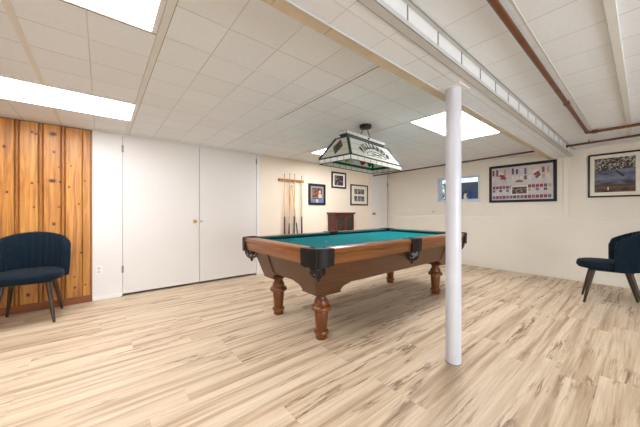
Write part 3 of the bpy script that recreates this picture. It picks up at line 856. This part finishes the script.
# top gallery
b = MB(); b.box(TX0+.02, TX1-.02, TY0+.033, TY1-.043, ZT, 1.968); b.build('gallery_neck', m_came, lamp, off, smooth=0)
b = MB(); cm = MB(); e = .004
gx0, gx1, gy0, gy1 = TX0+.012, TX1-.012, TY0+.025, TY1-.035
P4 = [(gx0,gy0),(gx1,gy0),(gx1,gy1),(gx0,gy1)]
for i in range(4):
    p = Vector((*P4[i],1.966)); q = Vector((*P4[(i+1)%4],1.966)); n = 8 if i%2==0 else 2
    up = Vector((0,0,.038)); t_ = (q-p).normalized().cross(Vector((0,0,1)))*.0025
    b.rings([[p-t_,q-t_,q-t_+up,p-t_+up],[p+t_,q+t_,q+t_+up,p+t_+up]])
    for k in range(n): u = p.lerp(q, k/n); cm.tube([u, u+up], .003, 6)
    cm.tube([p,q], .0045, 6); cm.tube([p+up,q+up], .003, 6)
b.build('gallery_glass', m_gl, lamp, off, smooth=0); cm.build('gallery_leading', m_came, lamp, off)
m_bronze = M('dark_bronze', (44,34,28), .4, .6)
cxl, cyl = 2.425, 2.10
lamp.rotation_euler.z = math.radians(6)
MB().lathe([(.001,2.105),(.030,2.107),(.066,2.113),(.072,2.125),(.072,ZC-.001),(.001,ZC)], (cxl,cyl,0), 28).build('canopy', m_bronze, lamp, off)
for s_ in (-1, 1):
    b = MB(); p0 = Vector((cxl+s_*.035, cyl, 2.108)); p1 = Vector((cxl+s_*.12, cyl, 1.985)); n = 5
    for k in range(n):
        m0 = p0.lerp(p1, k/n); m1 = p0.lerp(p1, (k+1.15)/n); dr = (m1-m0).normalized(); sd = dr.cross(Vector((0,1,0))).normalized() if k%2 else Vector((0,1,0))
        mc = (m0+m1)/2; hl = (m1-m0).length/2
        b.tube([mc + dr*hl*math.cos(q*PI/5) + sd*.008*math.sin(q*PI/5) for q in range(11)], .0028, 6)
    b.build('chain', m_bronze, lamp, off)
b = MB(); b.box(cxl-.14, cxl+.14, cyl-.006, cyl+.006, 1.975, 1.987); b.box(cxl-.006,cxl+.006,TY0,TY1,1.975,1.987); b.build('cross_bar', m_bronze, lamp, off, smooth=0)

# ------------------------------------------------------------------ cue rack and cues
m_rack = wood('oak_rack', (166,118,66), (200,150,92), 0, .4)
rk = thing('cue_rack', 'light wooden wall rack holding upright pool cues on the cream wall', 'cue rack', (2.88, YL, .37)); off = rk.location
b = MB().prism([(2.585,YL-.001),(2.585,YL-.03),(2.60,YL-.048),(3.16,YL-.048),(3.175,YL-.03),(3.175,YL-.001)], 1.708, 1.756)
b.build('top_bar', m_rack, rk, off, bevel=.004)
b = MB().prism([(2.56,YL-.001),(2.56,YL-.08),(3.20,YL-.08),(3.20,YL-.001)], .36, .385); b.box(2.56,3.20,YL-.085,YL-.075,.385,.41)
b.build('tray', m_rack, rk, off, smooth=0, bevel=.003)
for X in (2.645, 2.70, 2.76, 2.82, 2.877, 2.935, 2.99, 3.046, 3.103):
    b = MB().tube([(X+.018*math.cos(math.radians(q)), YL-.056+.014*math.sin(math.radians(q)), 1.735) for q in range(150, 391, 30)], .004, 6)
    b.build('clip', m_blackmetal, rk, off)
m_maple = wood('maple_shaft', (214,170,112), (232,194,140), 2, .3)
def cue(pb, pt, butt, label, full=True):
    pb, pt = Vector(pb), Vector(pt); t = thing('pool_cue', label, 'cue', pb, group='pool cues in the wall rack')
    L_ = (pt-pb).length; P_ = lambda f_: pb.lerp(pt, f_)
    s0 = .44 if full else .42
    MB().tube([P_(s0), P_(.75), P_(.985)], [.0125,.011,.008], 10).build('shaft', m_maple, t, pb)
    MB().tube([P_(0.01), P_(.03), P_(s0)], [.0165,.0175,.0125], 12).build('butt', butt, t, pb)
    MB().tube([P_(.0), P_(.01)], [.014,.015], 10).build('bumper', m_blackmetal, t, pb)
    MB().tube([P_(.985), P_(1)], [.0068,.006], 8).build('tip', M('cue_tip', (60,80,110), .8), t, pb)
m_b1 = M('red_brown_butt', (104,50,36), .3); m_b2 = M('brown_butt', (92,56,34), .3); m_b3 = M('dark_butt', (44,38,36), .3); m_b4 = M('black_butt', (26,26,28), .3)
yc = YL-.052
cue((2.70,yc,.385),(2.70,yc,1.85), m_b1, 'upright cue with a reddish butt, leftmost in the rack')
cue((2.80,yc,.385),(2.82,yc,1.86), m_b2, 'upright cue with a brown butt, second from the left in the rack')
cue((2.915,yc,.385),(2.935,yc,1.865), m_b3, 'upright cue with a dark butt, third from the left at the rack')
cue((3.103,yc,.385),(3.103,yc,1.845), m_b4, 'upright cue with a black butt, rightmost in the rack')
cue((2.752,yc-.04,.385),(2.838,yc-.018,1.62), m_b2, 'short cue with a brown butt leaning to the right below the rack bar', False)
cue((3.02,yc-.03,.385),(2.852,yc-.022,1.64), m_b3, 'short cue with a dark butt leaning to the left across another cue', False)

# ------------------------------------------------------------------ dark red cabinet
m_mah = wood('mahogany', (62,24,18), (90,38,28), 2, .35)
m_mahx = wood('mahogany_top', (74,30,22), (102,46,34), 0, .3)
cb = thing('wall_cabinet', 'dark red wooden cabinet standing against the cream wall behind the pool table', 'cabinet', (4.11, 4.26, 0)); off = cb.location
x0, x1, y0, y1, zt = 3.83, 4.39, 4.14, YL-.014, 1.105
b = MB(); b.box(x0,x0+.02,y0+.02,y1,0,zt-.02); b.box(x1-.02,x1,y0+.02,y1,0,zt-.02); b.box(x0+.02,x1-.02,y1-.01,y1,0,zt-.02); b.box(x0+.02,x1-.02,y0+.03,y1-.01,.06,.08)
for z in (.4,.75): b.box(x0+.02,x1-.02,y0+.05,y1-.01,z,z+.015)
b.build('body', m_mah, cb, off, smooth=0, bevel=.002)
box(x0-.03,x1+.03,y0-.03,y1+.012,zt-.02,zt+.005).build('top', m_mahx, cb, off, smooth=0, bevel=.005)
box(x0-.015,x1+.015,y0-.012,y1,zt-.045,zt-.02).build('cornice', m_mahx, cb, off, smooth=0, bevel=.006)
for q in (0,1,2): box(x0-.003, x0, y0+.04+q*.07, y0+.085+q*.07, .1, zt-.08).build('side_slat', m_mahx, cb, off, smooth=0, bevel=.001)
m_smoke = M('smoked_glass', (44,44,34), .12)
mid = (x0+x1)/2
for n_, (a, c) in enumerate(((x0+.002, mid-.002),(mid+.002, x1-.002))):
    d = MB(); st = .055
    d.box(a,a+st,y0,y0+.02,.07,zt-.05); d.box(c-st,c,y0,y0+.02,.07,zt-.05); d.box(a+st,c-st,y0,y0+.02,.07,.13); d.box(a+st,c-st,y0,y0+.02,zt-.10,zt-.05)
    o_ = d.build('cabinet_door', m_mah, cb, off, smooth=0, bevel=.002)
    box(a+st,c-st,y0+.008,y0+.012,.13,zt-.10).build('glass', m_smoke, o_, off, smooth=0)
    kx = c-.03 if n_ == 0 else a+.03
    MB().sphere((kx,y0-.012,.62),.012,12).build('knob', m_brass, o_, off)
box(x0+.01,x1-.01,y0+.015,y0+.03,0,.07).build('plinth', m_mah, cb, off, smooth=0)

# ------------------------------------------------------------------ framed pictures
def frame_thing(name, label, cat, wall, a0, a1, z0, z1, fw, m_frame, m_mat, depth=.022, group=None):
    """wall 'L' (plane y=YL, a=x) or 'R' (plane x=UX, a=y)"""
    ctr = ((a0+a1)/2, YL, z0) if wall == 'L' else (UX, (a0+a1)/2, z0)
    t = thing(name, label, cat, ctr, group=group)
    def bx(m, p0, p1, q0, q1, d0, d1):
        if wall == 'L': m.box(p0, p1, YL-d1, YL-d0, q0, q1)
        else: m.box(UX-d1, UX-d0, p0, p1, q0, q1)
        return m
    f = MB(); bx(f,a0,a0+fw,z0,z1,.001,depth); bx(f,a1-fw,a1,z0,z1,.001,depth); bx(f,a0+fw,a1-fw,z0,z0+fw,.001,depth); bx(f,a0+fw,a1-fw,z1-fw,z1,.001,depth)
    f.build('frame', m_frame, t, ctr, smooth=0, bevel=.003)
    bx(MB(),a0+fw,a1-fw,z0+fw,z1-fw,.001,.010).build('mat_board', m_mat, t, ctr, smooth=0)
    return t, ctr, bx
m_fblk = M('black_frame', (15,13,13), .6); m_fbrn = M('dark_brown_frame', (52,34,24), .35)
m_matw = M('cream_mat_board', (226,218,200), .7); m_matg = M('grey_mat_board', (142,140,144), .7)
def photo_mat(name, cols, sc=9, lo=.35, hi=.65, det=4):
    g = G(name); o = g.obj(); n = g.noise(o, sc, det, .65, .4)
    k = len(cols); g.col(g.ramp(n, [(lo+(hi-lo)*i/(k-1), lin(c)) for i, c in enumerate(cols)])); g.set(Roughness=.3); return g.m
# A: blue grey mat
t, c_, bx = frame_thing('framed_photo', 'black framed colour photo in a blue grey mat beside the cue rack', 'picture', 'L', 3.302, 3.757, 1.268, 1.712, .05, m_fblk, m_matg, group='small framed photos on the cream wall')
bx(MB(),3.395,3.665,1.42,1.625,.010,.012).build('photo', photo_mat('photo_brown', [(38,26,24),(104,62,44),(170,120,90)], 14), t, c_, smooth=0)
b = MB(); bx(b,3.345,3.714,1.32,1.395,.010,.0115); b.build('caption_plate', M('blue_plate', (96,116,150), .4), t, c_, smooth=0)
p = MB(); p.sphere((3.60,YL-.012,1.545),.03,12,1.3); p.v = [(x, YL-.013+(y-(YL-.012))*.03, z) for x,y,z in p.v]; bx(p,3.56,3.655,1.42,1.50,.012,.0128); bx(p,3.50,3.56,1.325,1.388,.0115,.0125)
p.build('portrait', M('portrait_tone', (206,178,158), .5), t, c_)
b = MB(); bx(b,3.39,3.665,1.398,1.410,.010,.0115); b.build('caption_line', m_dark, t, c_, smooth=0)
# B: white mat, b/w
t, c_, bx = frame_thing('framed_photo', 'highest small frame, a dark photo in a white mat between its two neighbours', 'picture', 'L', 3.938, 4.389, 1.657, 2.02, .036, m_fbrn, M('white_mat_board', (236,232,226), .7), group='small framed photos on the cream wall')
bx(MB(),4.03,4.295,1.72,1.945,.010,.012).build('photo', photo_mat('photo_dark', [(24,18,18),(70,52,50),(200,186,176)], 16, .4, .68), t, c_, smooth=0)
# C: dark frame with six small photos
t, c_, bx = frame_thing('framed_photo', 'brown framed cream mat with two rows of small photos next to the far white door', 'picture', 'L', 4.539, 5.153, 1.283, 1.776, .03, m_fbrn, m_matw, group='small framed photos on the cream wall')
for r_ in range(2):
    for q in range(3):
        a = 4.665 + q*.122; z = 1.55 - r_*.17
        bx(MB(),a,a+.108,z,z+.125,.010,.012).build('photo', photo_mat('photo_bw_%s' % 'abcdef'[r_*3+q], [(26,24,26),(84,80,78),(180,176,170)], 20+q*3), t, c_, smooth=0)
# poster on the right wall
t, c_, bx = frame_thing('framed_poster', 'wide black framed poster covered in small ticket images on the far wall', 'poster', 'R', .945, 1.973, 1.305, 2.02, .045, m_fblk, M('poster_ground', (188,180,178), .5, var=.12))
rnd = random.Random(11)
tickcols = [(150,44,48),(60,72,110),(196,184,168),(110,96,120),(206,198,190),(120,60,80),(90,70,66),(170,150,120)]
tm = [M('ticket_%d' % i, c, .5, var=.25, vs=60) for i, c in enumerate(tickcols)]
def tk(cu, y0, y1, z0, z1, d=.0125): bx(MB(), y0, y1, z0, z1, .010, d).build('ticket', tm[cu], t, c_, smooth=0)
n = 14
for i in range(n):      # far left of the picture = larger y
    y = 1.915 - i*(.90/n)
    if i in (2, 10): continue
    h = rnd.uniform(.09,.13); zc = 1.88 + rnd.uniform(-.01,.012)
    tk([0,5,2,7,2,6,1,2,3,2,4,2,5,7][i], y-.034, y, zc-h/2, zc+h/2)
    h = .075; tk([4,2,4,7,2,4,4,4,6,4,2,4,7,4][i], y-.036, y, 1.755-h/2, 1.755+h/2)
for yc_, s_ in ((1.77,1),(1.24,-1)):   # overlapping tilted tickets
    for q in range(3):
        b = MB(); cy_ = yc_ - .02*q; cz_ = 1.86 - .045*q; a = math.radians(25*s_ - 12*q)
        pts = []
        for u, v in ((-.045,-.022),(.045,-.022),(.045,.022),(-.045,.022)):
            pts.append((cy_+u*math.cos(a)-v*math.sin(a), cz_+u*math.sin(a)+v*math.cos(a)))
        b.rings([[(UX-.0105-.0005*q,y,z) for y,z in pts],[(UX-.0135-.0005*q,y,z) for y,z in pts]])
        b.build('ticket', tm[[4,0,6][q]], t, c_, smooth=0)
for r_, z in enumerate((1.60, 1.53, 1.41)):
    for i in range(16):
        y = 1.915 - i*.0565
        if r_ < 2 and 1.36 < y < 1.62: continue
        if r_ == 1 and i % 2: continue
        tk(rnd.choice([3,5,3,6,0,7]) if r_ != 2 else rnd.choice([5,6,3,5,3]), y-.050, y-.004, z-.034+(.01 if r_==1 else 0), z+.022)
b = MB(); bx(b,1.345,1.605,1.44,1.61,.010,.013); o_ = b.build('photo_border', M('white_border', (214,208,200), .5), t, c_, smooth=0)
b = MB(); bx(b,1.362,1.588,1.462,1.590,.013,.014); b.build('centre_photo', photo_mat('photo_centre', [(22,18,20),(70,54,50),(160,140,128)], 24), o_, c_, smooth=0)
b = MB(); 
pts = [(1.475+.065*math.cos(math.radians(q)), 1.675+.045*math.sin(math.radians(q))) for q in range(0,181,20)]
b.rings([[(UX-.010,y,z) for y,z in pts],[(UX-.013,y,z) for y,z in pts]])
b.build('arched_emblem', M('emblem_grey', (104,96,104), .5, var=.3, vs=80), t, c_, smooth=0)
# stadium photo
t, c_, bx = frame_thing('framed_print', 'large dark framed stadium photo in a wide cream mat at the right edge', 'picture', 'R', -.005, .570, 1.35, 2.021, .022, m_fblk, m_matw)
g = G('stadium_print'); o = g.obj(); xx, yy, zz = g.xyz(o)
sky = g.ramp(g.noise(g.scale(o,(1,1.5,4)), 3, 3, .5), [(.35, lin((54,50,58))), (.6, lin((112,116,136)))])
fld = g.ramp(g.noise(g.scale(o,(1,2,8)), 3, 3), [(.35, lin((58,40,34))), (.65, lin((110,84,66)))])
crowd = g.ramp(g.noise(o, 46, 2, .6), [(.47, lin((54,44,40))), (.60, lin((176,166,154)))])
c = g.mix(g.math('GREATER_THAN', zz, .20), fld, sky)
ed = g.math('ADD', zz, g.math('MULTIPLY', g.noise(o, 9, 2), .06))
c = g.mix(g.math('GREATER_THAN', ed, .45), c, crowd)
g.col(c); g.set(Roughness=.15)
b = MB(); bx(b,.077,.497,1.425,1.948,.010,.012); b.build('photo', g.m, t, c_, smooth=0)
b = MB()
bx(b, .345, .357, 1.455, 1.505, .012,.013)
b.build('figure_print', M('print_highlight', (206,204,206), .4), t, c_, smooth=0)
b = MB(); b.rings([[(UX-.0122,.28,1.742),(UX-.0122,.262,1.758),(UX-.0122,.185,1.665),(UX-.0122,.20,1.65)],[(UX-.013,.28,1.742),(UX-.013,.262,1.758),(UX-.013,.185,1.665),(UX-.013,.20,1.65)]])
b.build('roof_line', m_dark, t, c_, smooth=0)

# ------------------------------------------------------------------ world, camera, look
w = bpy.data.worlds.new('World'); bpy.context.scene.world = w; w.use_nodes = True
bg = w.node_tree.nodes['Background']
sk = w.node_tree.nodes.new('ShaderNodeTexSky'); sk.sky_type = 'HOSEK_WILKIE'; sk.turbidity = 6; sk.sun_direction = (-.4,-.3,.86)
mx = w.node_tree.nodes.new('ShaderNodeMix'); mx.data_type = 'RGBA'; mx.inputs[0].default_value = .75
w.node_tree.links.new(sk.outputs[0], mx.inputs[6]); mx.inputs[7].default_value = (.85,.9,1,1)
w.node_tree.links.new(mx.outputs[2], bg.inputs[0]); bg.inputs[1].default_value = 1.3

cam = bpy.data.cameras.new('camera'); co = bpy.data.objects.new('camera', cam); C.objects.link(co)
co.location = (0,0,CAM); co.rotation_euler = (PI/2, 0, -math.atan2(.635,.7725))
cam.sensor_width = 36; cam.lens = 266.4/640*36; cam.shift_y = -1.5/640; cam.clip_start = .02
bpy.context.scene.camera = co
vs = bpy.context.scene.view_settings
vs.view_transform = 'Standard'; vs.look = 'None'; vs.gamma = 1; vs.use_curve_mapping = False; vs.exposure = 0.54
